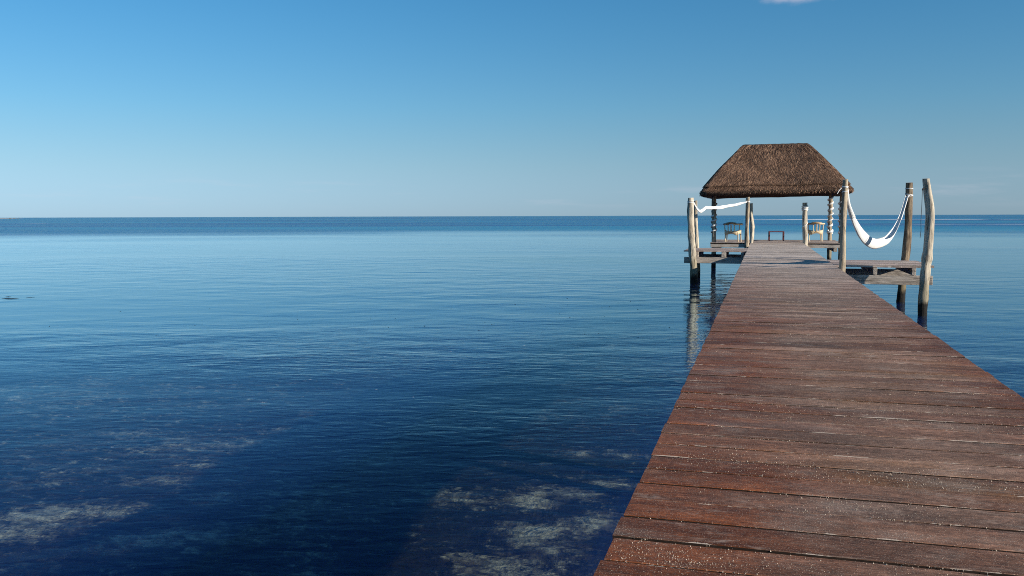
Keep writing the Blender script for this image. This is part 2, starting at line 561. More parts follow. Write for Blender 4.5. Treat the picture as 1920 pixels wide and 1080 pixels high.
t.link(va.outputs[0], addv.inputs[0])
t.link(vs_.outputs[0], addv.inputs[1])
t.link(addv.outputs[0], out.inputs['Volume'])

wb = MB()
S = WATER_R
wb.add([(-S, -S, -9), (S, -S, -9), (S, S, -9), (-S, S, -9), (-S, -S, 0), (S, -S, 0), (S, S, 0), (-S, S, 0)],
       [(0, 3, 2, 1), (4, 5, 6, 7), (0, 1, 5, 4), (1, 2, 6, 5), (2, 3, 7, 6), (3, 0, 4, 7)], False)
water = wb.build('sea_water', m_water)
tag(water, 'calm clear blue sea stretching to the horizon', kind='structure')

# ------------------------------------------------------------------ seabed
m_bed, t = material('seabed')
at = t.n('ShaderNodeAttribute', attribute_name='sand_share')
geo = t.n('ShaderNodeNewGeometry')
P = geo.outputs['Position']
fn = t.noise(P, 2.6, 6.0, 0.65, 0.5)
fn2 = t.noise(P, 0.5, 4.0, 0.6)
far = t.noise(t.scale(P, (0.01, 0.03, 1.0)), 1.0, 3.0, 0.55)
base = t.math('ADD', at.outputs['Fac'], t.math('MULTIPLY', t.math('SUBTRACT', fn, 0.5), 1.5))
base = t.math('ADD', base, t.math('MULTIPLY', t.ramp(fn2, 0.45, 0.75), 0.35))
tuft = t.noise(t.scale(P, (6.5, 11.0, 1.0)), 1.0, 6.0, 0.75, 0.8)
base = t.math('ADD', base, t.math('MULTIPLY', t.math('SUBTRACT', tuft, 0.5), 3.2))
sandf = t.ramp(base, 0.18, 1.05)
weed = t.mix(t.ramp(t.noise(t.scale(P, (4.0, 9.0, 1.0)), 1.0, 5.0, 0.7), 0.42, 0.72), (0.007, 0.010, 0.010), t.mix(t.ramp(at.outputs['Fac'], 0.03, 0.40), (0.018, 0.016, 0.012), (0.12, 0.10, 0.062)))
sandc = t.mix(t.ramp(t.noise(t.scale(P, (7.0, 14.0, 1.0)), 1.0, 5.0, 0.7), 0.32, 0.70), (0.09, 0.085, 0.052), (0.50, 0.46, 0.29))
c = t.mix(sandf, weed, sandc)
finish(t, c, 0.9, 0.1, t.bump(fn, 0.6, 0.15))


def axis(lo, hi, step, far_):
    a = list(np.arange(lo, hi, step))
    s, x = step, hi
    up = []
    while x < far_:
        up.append(x)
        s *= 1.55
        x += s
    up.append(far_)
    s, x = step * 1.55, lo - step
    dn = []
    while x > -far_:
        dn.append(x)
        s *= 1.55
        x -= s
    dn.append(-far_)
    return list(reversed(dn)) + a + up


xs, ys = axis(-16, 4, 0.16, 29000.0), axis(1, 24, 0.16, 29000.0)
spots = [(-6.2, 7.6, 2.2, 1.3, 0.26), (-8.5, 9.5, 2.5, 1.6, 0.26), (-5.62, 5.76, 0.55, 0.22, 1.0), (-5.61, 5.37, 0.4, 0.15, 0.8), (-5.19, 5.97, 0.35, 0.13, 0.8), (-5.31, 6.77, 0.4, 0.13, 0.65), (-6.31, 6.81, 0.5, 0.12, 0.45), (-5.21, 7.37, 0.45, 0.13, 0.75), (-5.29, 8.16, 0.5, 0.14, 0.8), (-5.12, 8.89, 0.4, 0.14, 0.9), (-5.98, 7.82, 0.5, 0.12, 0.55), (-6.82, 8.1, 0.7, 0.15, 0.35), (-6.49, 6.42, 0.4, 0.15, 0.5), (-5.05, 9.82, 0.6, 0.15, 0.4), (-4.25, 5.62, 0.55, 0.25, 0.75), (-4.53, 6.54, 0.4, 0.2, 0.4), (-3.9, 6.38, 0.4, 0.2, 0.3), (-1.9, 7.29, 0.22, 0.3, 0.75), (-1.66, 6.53, 0.25, 0.25, 1.0), (-1.71, 5.95, 0.32, 0.14, 1.1), (-1.3, 6.89, 0.16, 0.22, 1.3), (-1.42, 6.22, 0.2, 0.12, 0.9), (-1.34, 8.84, 0.2, 0.12, 0.6), (-1.8, 8.76, 0.22, 0.1, 0.7), (-1.29, 7.91, 0.2, 0.12, 0.7), (-1.52, 7.54, 0.2, 0.15, 0.6), (-1.77, 5.74, 0.3, 0.1, 1.0), (-2.56, 7.18, 0.3, 0.2, 0.45), (-3.77, 8.01, 0.4, 0.15, 0.35)]
SPOT_A = math.radians(128.0)
ca, sa = math.cos(SPOT_A), math.sin(SPOT_A)
bv, sand_attr = [], []
for y in ys:
    for x in xs:
        near = abs(x) < 90 and abs(y) < 120
        z = -0.55
        s = 0.0
        if near:
            nz = mn.noise(Vector((x * 0.35, y * 0.35, 1.7))) * 0.09 + mn.noise(Vector((x * 1.1, y * 1.1, 4.0))) * 0.04
            z += nz
            for (px, py, ra, rb, k) in spots:
                dx, dy = x - px, y - py
                if px < -4:
                    u, v_ = dx * 0.94 + dy * 0.34, -dx * 0.34 + dy * 0.94
                else:
                    u, v_ = dx, dy
                s = max(s, k * math.exp(-(u / ra) ** 2 - (v_ / rb) ** 2))
        else:
            z -= 1.4
            s = 0.35 + 0.5 * mn.noise(Vector((x * 0.004, y * 0.011, 0)))
        bv.append((x, y, z))
        sand_attr.append(s)
nx = len(xs)
bf = [(j * nx + i, j * nx + i + 1, (j + 1) * nx + i + 1, (j + 1) * nx + i) for j in range(len(ys) - 1) for i in range(nx - 1)]
b = MB()
b.add(bv, bf, True)
bed = b.build('seabed', m_bed)
at_ = bed.data.attributes.new('sand_share', 'FLOAT', 'POINT')
at_.data.foreach_set('value', sand_attr)
tag(bed, 'dark seagrass bed with pale sandy patches under the clear water', kind='structure')

# ------------------------------------------------------------------ sandbar on the horizon, surf lines
b = MB()
nS = 60
for row in range(1):
    vs, fs = [], []
    for i in range(nS + 1):
        s = i / nS
        x = -1470.0 + 120 * s - 0
        cx, cy = -1750.0 + s * 330.0, 1230.0 + s * 186.0
        hgt = (0.9 + 0.9 * abs(mn.noise(Vector((s * 9, 2, 0)))) + 0.3) * min(1.0, (1 - s) * 6 + 0.03)
        nrm = Vector((-0.58, 0.81, 0))
        for k, (o_, z_) in enumerate(((-14, -0.8), (-6, 0.6), (0, 1.0), (8, 0.7), (16, -0.8))):
            vs.append((cx + nrm.x * o_, cy + nrm.y * o_, z_ * hgt if z_ > 0 else z_))
    for i in range(nS):
        for k in range(4):
            fs.append((i * 5 + k, i * 5 + k + 1, (i + 1) * 5 + k + 1, (i + 1) * 5 + k))
    b.add(vs, fs, True)
bar = b.build('sandbar', M_DUNE)
tag(bar, 'low pale sandbar far off at the left end of the horizon', kind='structure')
for i, (s, sc_) in enumerate(((0.955, 0.8), (0.972, 0.6), (0.935, 0.9))):
    b = MB()
    bm = bmesh.new()
    bmesh.ops.create_icosphere(bm, subdivisions=2, radius=1.0)
    for p in bm.verts:
        p.co *= 1.0 + 0.4 * mn.noise(p.co * 2.0 + Vector((i * 5, 0, 0)))
        p.co = Vector((p.co.x * 2.4 * sc_, p.co.y * 2.0 * sc_, max(p.co.z, -0.3) * 1.0 * sc_))
    bm.verts.index_update()
    b.add([p.co.copy() for p in bm.verts], [[q.index for q in f.verts] for f in bm.faces])
    bm.free()
    o = b.build('shrub', M_SHRUB, None, (-1750 + s * 330, 1230 + s * 186, 0.9))
    tag(o, ['dark low shrub on the far sandbar, middle of the row', 'dark low shrub nearest the right tip of the far sandbar',
            'dark low shrub furthest left on the far sandbar'][i], 'shrub', 'shrubs on the far sandbar')


def surf(y_, x0, x1, name, label, hh, tilt=0.0):
    b = MB()
    n = int((x1 - x0) / 2)
    vs = []
    for i in range(n + 1):
        xa = x0 + (x1 - x0) * i / n
        d = 0.5 + mn.noise(Vector((xa * 0.021, y_, 0))) + 0.5 * mn.noise(Vector((xa * 0.09, y_, 5)))
        hz = hh * max(0.0, min(1.4, d)) * min(1.0, i / 8, (n - i) / 8)
        yy = y_ + mn.noise(Vector((xa * 0.02, 3, y_))) * 2.0
        vs += [(xa, yy - .8, -0.03), (xa, yy, -0.02 + hz), (xa, yy + .8, -0.03)]
    fs = []
    for i in range(n):
        for k in (0, 1):
            fs.append((i * 3 + k, (i + 1) * 3 + k, (i + 1) * 3 + k + 1, i * 3 + k + 1))
    b.add(vs, fs, True)
    o = b.build(name, M_FOAM)
    tag(o, label, kind='stuff')


surf(470.0, -20.0, 330.0, 'breaking_surf', 'thin white line of surf breaking far out under the horizon', 0.26)
surf(232.0, 12.0, 150.0, 'breaking_surf', 'nearer thin white line of foam far out to the right of the posts', 0.10)
surf(285.0, -290.0, -268.0, 'breaking_surf', 'short white foam streak far out on the left', 0.15)

# ------------------------------------------------------------------ pier
PX0, PX1 = -0.516, 1.665
PW = PX1 - PX0
PCX = (PX0 + PX1) / 2
DZ = 1.10
PITCH = 0.2328


def plank_mesh(L, W, T, seed, segs=14, wob=0.004):
    """one board lying along X with slightly wandering edges, rounded arrises and a faint cup"""
    prof = [(-W / 2, -T), (-W / 2, -0.0022), (-W / 2 + 0.004, 0.0), (-W / 6, 0.001), (W / 6, 0.001),
            (W / 2 - 0.004, 0.0), (W / 2, -0.0022), (W / 2, -T)]
    vs, fs, mis = [], [], []
    k = len(prof)
    for i in range(segs + 1):
        x = -L / 2 + L * i / segs
        e1 = mn.noise(Vector((x * 1.6, seed * 3.7, 0))) * wob
        e2 = mn.noise(Vector((x * 1.6, seed * 3.7, 9))) * wob
        zz = mn.noise(Vector((x * 0.9, seed * 5.1, 4))) * 0.004
        for (py, pz) in prof:
            vs.append((x, py + (e1 if py < 0 else e2), pz + zz))
    for i in range(segs):
        for j in range(k - 1):
            fs.append((i * k + j, (i + 1) * k + j, (i + 1) * k + j + 1, i * k + j + 1))
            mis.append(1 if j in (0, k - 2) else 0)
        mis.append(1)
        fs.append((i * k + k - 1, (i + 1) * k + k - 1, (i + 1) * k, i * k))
    b = MB()
    b.add(vs, fs, False)
    b.m = mis
    b.add([vs[j] for j in range(k)], [tuple(range(k))], False)
    b.add([vs[segs * k + j] for j in range(k)], [tuple(reversed(range(k)))], False)
    return b


pier = thing('pier', 'long reddish brown plank walkway leading out over the sea to the thatched shelter', 'pier', (PCX, 0, DZ))
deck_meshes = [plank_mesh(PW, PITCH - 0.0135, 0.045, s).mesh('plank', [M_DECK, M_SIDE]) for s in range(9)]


def put_plank(me, parent, loc, rz=0.0, sx=1.0, rx=0.0):
    o = bpy.data.objects.new('plank', me)
    COL.objects.link(o)
    o.parent = parent
    o.location = loc
    o.rotation_euler = (rx, 0, rz)
    o.scale = (sx, 1, 1)
    return o


y = -3.0
PIER_END = 39.55
first = 2.948 - PITCH / 2 - 25 * PITCH
k = 0
while True:
    yc = first + k * PITCH
    if yc > PIER_END:
        break
    k += 1
    dx = rnd.uniform(-0.006, 0.006)
    lift = rnd.gauss(0, 0.0012)
    put_plank(deck_meshes[rnd.randrange(9)], pier, (dx, yc + rnd.uniform(-0.002, 0.002), lift),
              (math.pi if rnd.random() < 0.5 else 0.0) + rnd.gauss(0, 0.0012), 1.0 + rnd.uniform(-0.003, 0.003), rnd.gauss(0, 0.005))
PIER_Y1 = first + k * PITCH - PITCH / 2
for sx in (-0.86, 0.86):
    b = MB()
    b.box(sx - 0.04, sx + 0.04, -3.2, PIER_Y1 + 0.0, -0.20, -0.048, 0.006)
    b.build('stringer', M_JOIST, pier)
yy = -1.8
pk = 0
while yy < 38.5:
    b = MB()
    b.box(-1.0, 1.0, yy - 0.05, yy + 0.05, -0.39, -0.203, 0.008)
    b.build('cross_beam', M_BEAM, pier)
    for sx in (-0.80, 0.80):
        n = 12
        b = MB()
        b.tube([(sx + 0.02 * math.sin(i * 0.9 + pk), yy + 0.16, -2.5 + (2.5 - 0.21) * i / n) for i in range(n + 1)], 0.085, 10, True, None, 0.06, pk)
        b.build('pile', M_UNDER, pier)
        pk += 1
    yy += 4.5

# ------------------------------------------------------------------ posts
def post_builder(pts, radii, sides=18, namp=0.10, seed=1, tilt=(0.0, 0.0), knots=()):
    """gnarled trunk along pts (resampled), flat sawn top"""
    P_ = [Vector(p) for p in pts]
    segs = []
    L = [0.0]
    for a, b_ in zip(P_[:-1], P_[1:]):
        L.append(L[-1] + (b_ - a).length)
    n = max(12, int(L[-1] / 0.055))
    rp, rr = [], []
    for i in range(n + 1):
        s = L[-1] * i / n
        j = 0
        while j < len(L) - 2 and s > L[j + 1]:
            j += 1
        f = (s - L[j]) / (L[j + 1] - L[j])
        p0, p1, p2, p3 = P_[max(j - 1, 0)], P_[j], P_[j + 1], P_[min(j + 2, len(P_) - 1)]
        q = 0.5 * ((2 * p1) + (p2 - p0) * f + (2 * p0 - 5 * p1 + 4 * p2 - p3) * f * f + (3 * p1 - p0 - 3 * p2 + p3) * f ** 3)
        q += Vector((mn.noise(Vector((s * 1.3, seed * 2.1, 0))), mn.noise(Vector((s * 1.3, seed * 2.1, 7))), 0)) * 0.012
        rp.append(q)
        r = radii[j] + (radii[j + 1] - radii[j]) * f
        r *= 1.0 + 0.10 * mn.noise(Vector((s * 2.2, seed * 1.7, 3)))
        for (ks, ka) in knots:
            r *= 1.0 + ka * math.exp(-((s - ks) / 0.09) ** 2)
        rr.append(r)
    b = MB()
    b.tube(rp, rr, sides, True, None, namp, seed, (L[-1] * 2.2, 1.3), 1)
    # tilt the sawn top
    nv = len(b.v)
    top = rp[-1]
    for i in range(nv):
        v = Vector(b.v[i])
        if (v - top).length < rr[-1] * 1.6 and v.z > top.z - 0.02:
            v.z += tilt[0] * (v.x - top.x) + tilt[1] * (v.y - top.y)
            b.v[i] = tuple(v)
    return b, rp, rr


def make_post(label, pts, radii, mat, namp, seed, group, tilt=(0, 0), knots=(), cat='post'):
    base = Vector(pts[0])
    loc = [tuple(Vector(p) - base) for p in pts]
    b, rp, rr = post_builder(loc, radii, 18, namp, seed, tilt, knots)
    o = b.build('wooden_post', [mat, M_CAP], None, tuple(base))
    tag(o, label, cat, group)
    return o, [p + base for p in rp], rr


GR = 'gnarled wooden posts beside the pier'
postA, pA, rA = make_post('straight brown post at the right pier edge holding the near end of the wide hammock',
                          [(1.70, 20.86, -1.5), (1.735, 20.86, 0.2), (1.725, 20.86, 1.1), (1.72, 20.86, 2.2), (1.735, 20.86, 3.09)],
                          [.080, .076, .070, .064, .056], M_MID, 0.07, 3, GR, (0.05, 0.1))
postB, pB, rB = make_post('dark barked leaning post behind the right platform holding the outer end of the hammock',
                          [(3.50, 25.05, -1.5), (3.53, 25.05, -0.2), (3.62, 25.05, 1.1), (3.67, 25.05, 2.2), (3.66, 25.05, 3.14)],
                          [.112, .105, .098, .090, .084], M_BARK, 0.06, 5, GR, (0.02, 0.05))
postC, pC, rC = make_post('thickest bleached crooked post at the outer front corner of the right side platform',
                          [(3.535, 21.78, -1.442), (3.545, 21.78, -0.162), (3.579, 21.78, 0.922), (3.604, 21.78, 1.365), (3.631, 21.78, 1.906), (3.619, 21.78, 2.497), (3.535, 21.78, 3.117)],
                          [.116, .105, .100, .103, .094, .089, .075], M_PALE, 0.10, 8, GR, (-0.10, 0.05), ((2.75, .16), (2.35, .06)))
postD, pD, rD = make_post('pale gnarled post in front of the left side platform, tied to the thin white hammock',
                          [(-2.23, 30.42, -1.5), (-2.24, 30.42, 0.0), (-2.31, 30.42, 1.1), (-2.37, 30.42, 2.0), (-2.385, 30.42, 2.90)],
                          [.130, .125, .118, .108, .100], M_PALE, 0.13, 11, GR, (0.05, 0.02), ((3.1, .18),))
postE, pE, rE = make_post('slimmer bleached post standing right behind the gnarled post of the left side platform',
                          [(-2.30, 33.15, -1.5), (-2.30, 33.15, 0.0), (-2.34, 33.15, 1.1), (-2.40, 33.15, 2.0), (-2.425, 33.15, 2.85)],
                          [.085, .082, .074, .070, .062], M_PALE, 0.10, 14, GR, (0.1, 0.0))
postF, pF, rF = make_post('pale post at the left pier edge holding the inner end of the narrow hammock',
                          [(-0.60, 35.0, -1.5), (-0.59, 35.0, 0.1), (-0.605, 35.0, 1.2), (-0.59, 35.0, 2.0), (-0.585, 35.0, 3.0)],
                          [.088, .084, .080, .076, .068], M_MID, 0.12, 17, GR, (0.05, 0.0))
postG, pG, rG = make_post('knobbly bleached post left of the shelter entrance, close behind a darker post',
                          [(-0.50, 39.42, -1.5), (-0.49, 39.42, 0.0), (-0.475, 39.42, 1.2), (-0.455, 39.42, 1.7), (-0.51, 39.42, 2.3), (-0.525, 39.42, 2.82)],
                          [.082, .08, .066, .092, .075, .062], M_PALE, 0.14, 20, GR, (0.1, 0.0), ((3.3, .2),))
postH, pH, rH = make_post('stout pale post banded with white rope on the right of the shelter entrance',
                          [(1.75, 39.42, -1.5), (1.75, 39.42, 0.0), (1.735, 39.42, 1.2), (1.70, 39.42, 1.9), (1.695, 39.42, 2.83)],
                          [.115, .11, .10, .108, .098], M_PALE, 0.08, 23, GR, (0.05, 0.0))


def at_z(path, rad, z):
    for i in range(len(path) - 1):
        if path[i].z <= z <= path[i + 1].z:
            f = (z - path[i].z) / (path[i + 1].z - path[i].z)
            return path[i].lerp(path[i + 1], f), rad[i] + (rad[i + 1] - rad[i]) * f
    return path[-1], rad[-1]


def helix(b, path, rad, z0, z1, turns, rt, a0=0.0, sides=7, fat=1.0, n_per=18):
    n = max(8, int(abs(turns) * n_per))
    pts = []
    for i in range(n + 1):
        s = i / n
        c, r = at_z(path, rad, z0 + (z1 - z0) * s)
        a = a0 + turns * 2 * math.pi * s
        rr = r + rt * 0.55
        pts.append((c.x + math.cos(a) * rr, c.y + math.sin(a) * rr, c.z))
    b.tube(pts, rt, sides, True, (1.0, fat) if fat != 1.0 else None)
    return pts


def local(b, o):
    l = o.location
    b.v = [(v[0] - l.x, v[1] - l.y, v[2] - l.z) for v in b.v]
    return b


b = MB()
helix(b, pH, rH, 2.50, 2.70, 3.2, 0.022, 0.4, 7, 1.5)
local(b, postH).build('rope_band', M_ROPE, postH)
b = MB()
helix(b, pH, rH, 1.72, 2.16, 1.0, 0.016, math.radians(150))
local(b, postH).build('rope_tie', M_ROPE, postH)

# ------------------------------------------------------------------ side platforms
def platform(label, x0, x1, y0, y1, n, beams, joists, seed):
    t_ = thing('side_platform', label, 'platform', ((x0 + x1) / 2, (y0 + y1) / 2, DZ), 0, 'hammock platforms beside the pier')
    w_ = (y1 - y0) / n
    mes = [plank_mesh(x1 - x0, w_ - 0.008, 0.04, seed + s, 8).mesh('plank', [M_PLAT, M_PLAT]) for s in range(4)]
    for i in range(n):
        put_plank(mes[i % 4], t_, (rnd.uniform(-.02, .02), y0 + w_ * (i + .5) - (y0 + y1) / 2, rnd.gauss(0, .002)),
                  0 if rnd.random() < .5 else math.pi, 1.0 + rnd.uniform(-.012, .012), rnd.gauss(0, .006))
    for (by, z0_, z1_, bx0, bx1) in beams:
        b = MB()
        b.box(bx0 - (x0 + x1) / 2, bx1 - (x0 + x1) / 2, by - .04 - (y0 + y1) / 2, by + .04 - (y0 + y1) / 2, z0_ - DZ, z1_ - DZ, .006, None, .004)
        b.build('beam', M_BEAM, t_)
    for jx, jy0, jy1, wj in joists:
        b = MB()
        b.box(jx - wj / 2 - (x0 + x1) / 2, jx + wj / 2 - (x0 + x1) / 2, jy0 - (y0 + y1) / 2, jy1 - (y0 + y1) / 2, 0.884 - DZ, 1.056 - DZ, .006, None, .003)
        b.build('joist', M_JOIST, t_)
    return t_


platform('weathered plank platform right of the pier under the wide white hammock', 1.672, 3.86, 22.25, 25.0, 12,
         [(22.32, .655, .876, 1.75, 3.83), (24.86, .655, .876, 1.75, 3.83)],
         [(1.80, 22.26, 24.95, .09), (2.57, 22.26, 24.95, .09), (3.42, 22.26, 24.95, .09)], 40)
platform('weathered plank platform left of the pier with two gnarled posts at its outer side', -2.62, -0.524, 30.55, 33.25, 12,
         [(30.62, .665, .876, -2.60, -0.58), (33.05, .665, .876, -2.60, -0.58)],
         [(-2.16, 30.56, 33.2, .10), (-1.27, 30.56, 33.2, .15), (-0.66, 30.56, 33.2, .09)], 60)

# ------------------------------------------------------------------ end deck
EX0, EX1, EY0, EY1 = -2.24, 3.31, PIER_Y1 + 0.006, 44.9
ed = thing('end_deck', 'square plank deck at the seaward end of the pier carrying the shelter and chairs', 'deck',
           ((EX0 + EX1) / 2, (EY0 + EY1) / 2, DZ))
ne = 22
wE = (EY1 - EY0) / ne
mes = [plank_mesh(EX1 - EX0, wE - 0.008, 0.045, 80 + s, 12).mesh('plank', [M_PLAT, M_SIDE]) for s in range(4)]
for i in range(ne):
    put_plank(mes[i % 4], ed, (rnd.uniform(-.01, .01), EY0 + wE * (i + .5) - (EY0 + EY1) / 2, rnd.gauss(0, .002)), 0 if rnd.random() < .5 else math.pi,
              1.0 + rnd.uniform(-.004, .004), rnd.gauss(0, .006))
ecx, ecy = (EX0 + EX1) / 2, (EY0 + EY1) / 2
for (x0, x1, yb) in ((EX0 + .02, EX1 - .02, EY0 + .06), (EX0 + .02, EX1 - .02, ecy), (EX0 + .02, EX1 - .02, EY1 - .06)):
    b = MB()
    b.box(x0 - ecx, x1 - ecx, yb - .04 - ecy, yb + .04 - ecy, -.205, -.048, .006)
    b.build('beam', M_BEAM, ed)
for xb in (-2.0, 0.57, 2.98):
    b = MB()
    b.box(xb - .07 - ecx, xb + .07 - ecx, EY0 + .25 - ecy, EY1 - .2 - ecy, -.37, -.208, .006)
    b.build('beam', M_JOIST, ed)

# ------------------------------------------------------------------ thatched shelter
PALX, PALY = 0.45, 41.85
pal = thing('thatched_shelter', 'open thatched palm roof shelter on four wooden posts at the end of the pier', 'shelter', (PALX, PALY, DZ))


def off(b):
    b.v = [(v[0] - PALX, v[1] - PALY, v[2] - DZ) for v in b.v]
    return b


HX0, HX1, HY0, HY1 = 3.13, 1.40, 3.25, 0.10
EZ, RZ = 3.34, 5.50


def roof_pt(tt, u, lift=0.0):
    """tt 0 eave .. 1 ridge; u 0..1 round the plan"""
    hx = HX0 + (HX1 - HX0) * tt + lift
    hy = HY0 + (HY1 - HY0) * tt + lift
    bul = 0.03 * math.sin(math.pi * tt)
    hx += bul
    hy += bul
    r = min(0.30 * (1 - tt) + 0.06, hy * 0.95)
    ph = u * 4.0
    q = int(ph) % 4
    f = ph - int(ph)
    # side q: 0 front (-y, left to right), 1 right, 2 back, 3 left
    corners = [(-hx, -hy), (hx, -hy), (hx, hy), (-hx, hy)]
    c0, c1 = corners[q], corners[(q + 1) % 4]
    e = 0.12                     # share of the parameter spent on each rounded corner half
    d = Vector((c1[0] - c0[0], c1[1] - c0[1]))
    Ls = d.length
    d.normalize()
    nrm = Vector((d.y, -d.x))
    if f < e:
        a = math.pi / 4 * (1 - f / e)
        base = Vector(c0) + d * r - nrm * r
        p = base + (nrm * math.cos(a) - d * math.sin(a)) * r
    elif f > 1 - e:
        a = math.pi / 4 * (1 - (1 - f) / e)
        base = Vector(c1) - d * r - nrm * r
        p = base + (nrm * math.cos(a) + d * math.sin(a)) * r
    else:
        g = (f - e) / (1 - 2 * e)
        p = Vector(c0) + d * (r + (Ls - 2 * r) * g)
    sag = 0.0
    z = EZ + (RZ - EZ) * tt
    z += 0.05 * mn.noise(Vector((p.x * 0.7, p.y * 0.7, tt * 2))) - 0.07 * (1 - tt) * max(0.0, min(1.0, (0.9 - p.x) / 4))
    return Vector((p.x, p.y, z))


NU = 112
T_STEP = 0.115
levels = [(0.0, -0.16, -0.15), (0.0, -0.05, -0.11), (0.0, 0.0, -0.03), (0.0, 0.0, 0.0), (T_STEP * .5, 0.0, 0.0), (T_STEP - .002, 0.0, 0.0), (T_STEP, 0.055, 0.0)]
for i in range(1, 13):
    levels.append((T_STEP + (1 - T_STEP) * i / 12, 0.055 * (1 - i / 12) + 0.02, 0.0))
vs = []
for (tt, lf, dz) in levels:
    for k in range(NU):
        p = roof_pt(tt, k / NU, lf)
        j = 0.02 * mn.noise(Vector((k * 0.9, tt * 30, 2)))
        vs.append((p.x + j, p.y, p.z + dz + (0.015 * mn.noise(Vector((k * .5, 1, 1))) if dz < -.12 else 0)))
inner = [(0.0, -0.30, -0.15), (0.5, -0.30, -0.10), (0.93, -0.25, -0.10)]
for (tt, lf, dz) in inner:
    for k in range(NU):
        p = roof_pt(tt, k / NU, 0.0)
        c = Vector((p.x, p.y))
        if abs(c.y) > 0.02:
            sy = max(0.05, (abs(c.y) + lf)) / abs(c.y)
        else:
            sy = 1
        sx_ = (HX0 + (HX1 - HX0) * tt + lf) / (HX0 + (HX1 - HX0) * tt)
        vs.append((p.x * sx_, p.y * min(sy, 1), p.z + dz))
rows = len(levels)
fs = []
for i in range(rows - 1):
    for k in range(NU):
        k2 = (k + 1) % NU
        fs.append((i * NU + k, i * NU + k2, (i + 1) * NU + k2, (i + 1) * NU + k))
fs.append(tuple((rows - 1) * NU + k for k in range(NU)))
ir = rows
for i in range(2):
    for k in range(NU):
        k2 = (k + 1) % NU
        fs.append(((ir + i) * NU + k2, (ir + i) * NU + k, (ir + i + 1) * NU + k, (ir + i + 1) * NU + k2))
fs.append(tuple((ir + 2) * NU + k for k in reversed(range(NU))))
for k in range(NU):
    k2 = (k + 1) % NU
    fs.append((k2, k, ir * NU + k, ir * NU + k2))
b = MB()
b.add(vs, fs, True)
b.build('thatch_roof', M_THATCH, pal, (0, 0, -DZ))

# straw laid over the thatch, thousands of thin blades
r2 = random.Random(21)
sv, sf = [], []


def blade(p0, p1, side, wid, up):
    b0 = len(sv)
    mid = p0.lerp(p1, 0.55) + up * 0.012
    sv.extend([tuple(p0 - side * wid * .5), tuple(p0 + side * wid * .5), tuple(mid + side * wid * .5), tuple(mid - side * wid * .5), tuple(p1)])
    sf.append((b0, b0 + 1, b0 + 2, b0 + 3))
    sf.append((b0 + 3, b0 + 2, b0 + 4))


def straw_at(u, tt, ln, lo, lift):
    h = ln / 3.3
    t0, t1 = min(0.985, tt + h * .5), tt - h * .5
    if t1 < lo:
        t1 = lo
    jig = r2.gauss(0, 0.006)
    a = roof_pt(t0, u % 1.0, lift)
    c = roof_pt(t1, (u + jig) % 1.0, lift)
    d = (c - a)
    if d.length < 0.05:
        return
    e = roof_pt(t0, (u + 0.01) % 1.0, lift) - a
    e.normalize()
    up = d.cross(e)
    up.normalize()
    if up.z < 0:
        up = -up
    wob = r2.gauss(0, 0.018)
    side = (e + up * r2.gauss(0, 0.30)).normalized()
    blade(a + up * r2.uniform(-0.005, 0.012), c + up * r2.uniform(0.003, 0.028) + e * wob, side, r2.uniform(0.009, 0.020), up)


for i in range(46000):
    side_q = r2.random()
    if side_q < 0.52:
        u = r2.random() * 0.25
    elif side_q < 0.70:
        u = 0.25 + r2.random() * 0.25
    elif side_q < 0.84:
        u = 0.75 + r2.random() * 0.25
    else:
        u = 0.5 + r2.random() * 0.25
    tt = T_STEP + (1 - T_STEP) * (1 - math.sqrt(r2.random()) * 0.999)
    straw_at(u, tt, r2.uniform(0.22, 0.5), T_STEP - 0.012, 0.055 * (1 - tt) + 0.022)
for i in range(5200):
    u = r2.random() * (0.25 if r2.random() < 0.5 else 1.0)
    tt = r2.random() * T_STEP
    straw_at(u, tt, r2.uniform(0.15, 0.3), 0.0, 0.004)
# ragged fringe hanging at the eave
for i in range(1800):
    u = r2.random() * (0.25 if r2.random() < 0.45 else 1.0)
    a = roof_pt(0.0, u, -r2.random() * 0.09 + .01)
    n_ = roof_pt(0.0, u, 0.1) - roof_pt(0.0, u, 0.0)
    n_.z = 0
    n_.normalize()
    e = Vector((-n_.y, n_.x, 0))
    a.z += r2.uniform(-0.08, 0.03)
    ln = r2.uniform(0.03, 0.09)
    c = a + n_ * r2.uniform(-0.02, 0.05) + Vector((0, 0, -ln)) + e * r2.gauss(0, 0.02)
    blade(a, c, (e + n_ * r2.gauss(0, .3)).normalized(), r2.uniform(0.010, 0.022), n_)
b = MB()
b.add(sv, sf, False)
o = b.build('thatch_straw', M_STRAW, pal, (0, 0, -DZ))
o['kind'] = 'stuff'
# ridge roll
b = MB()
n = 40
b.tube([(-1.44 + 2.88 * i / n, 0.0, RZ - 0.03 + 0.012 * mn.noise(Vector((i * .4, 0, 5)))) for i in range(n + 1)],
       [0.085 if 0 < i < n else 0.05 for i in range(n + 1)], 10, True, (1.25, 0.7), 0.10, 3, (20, 1.3))
b.build('ridge_cap', M_THATCH, pal, (0, 0, -DZ))

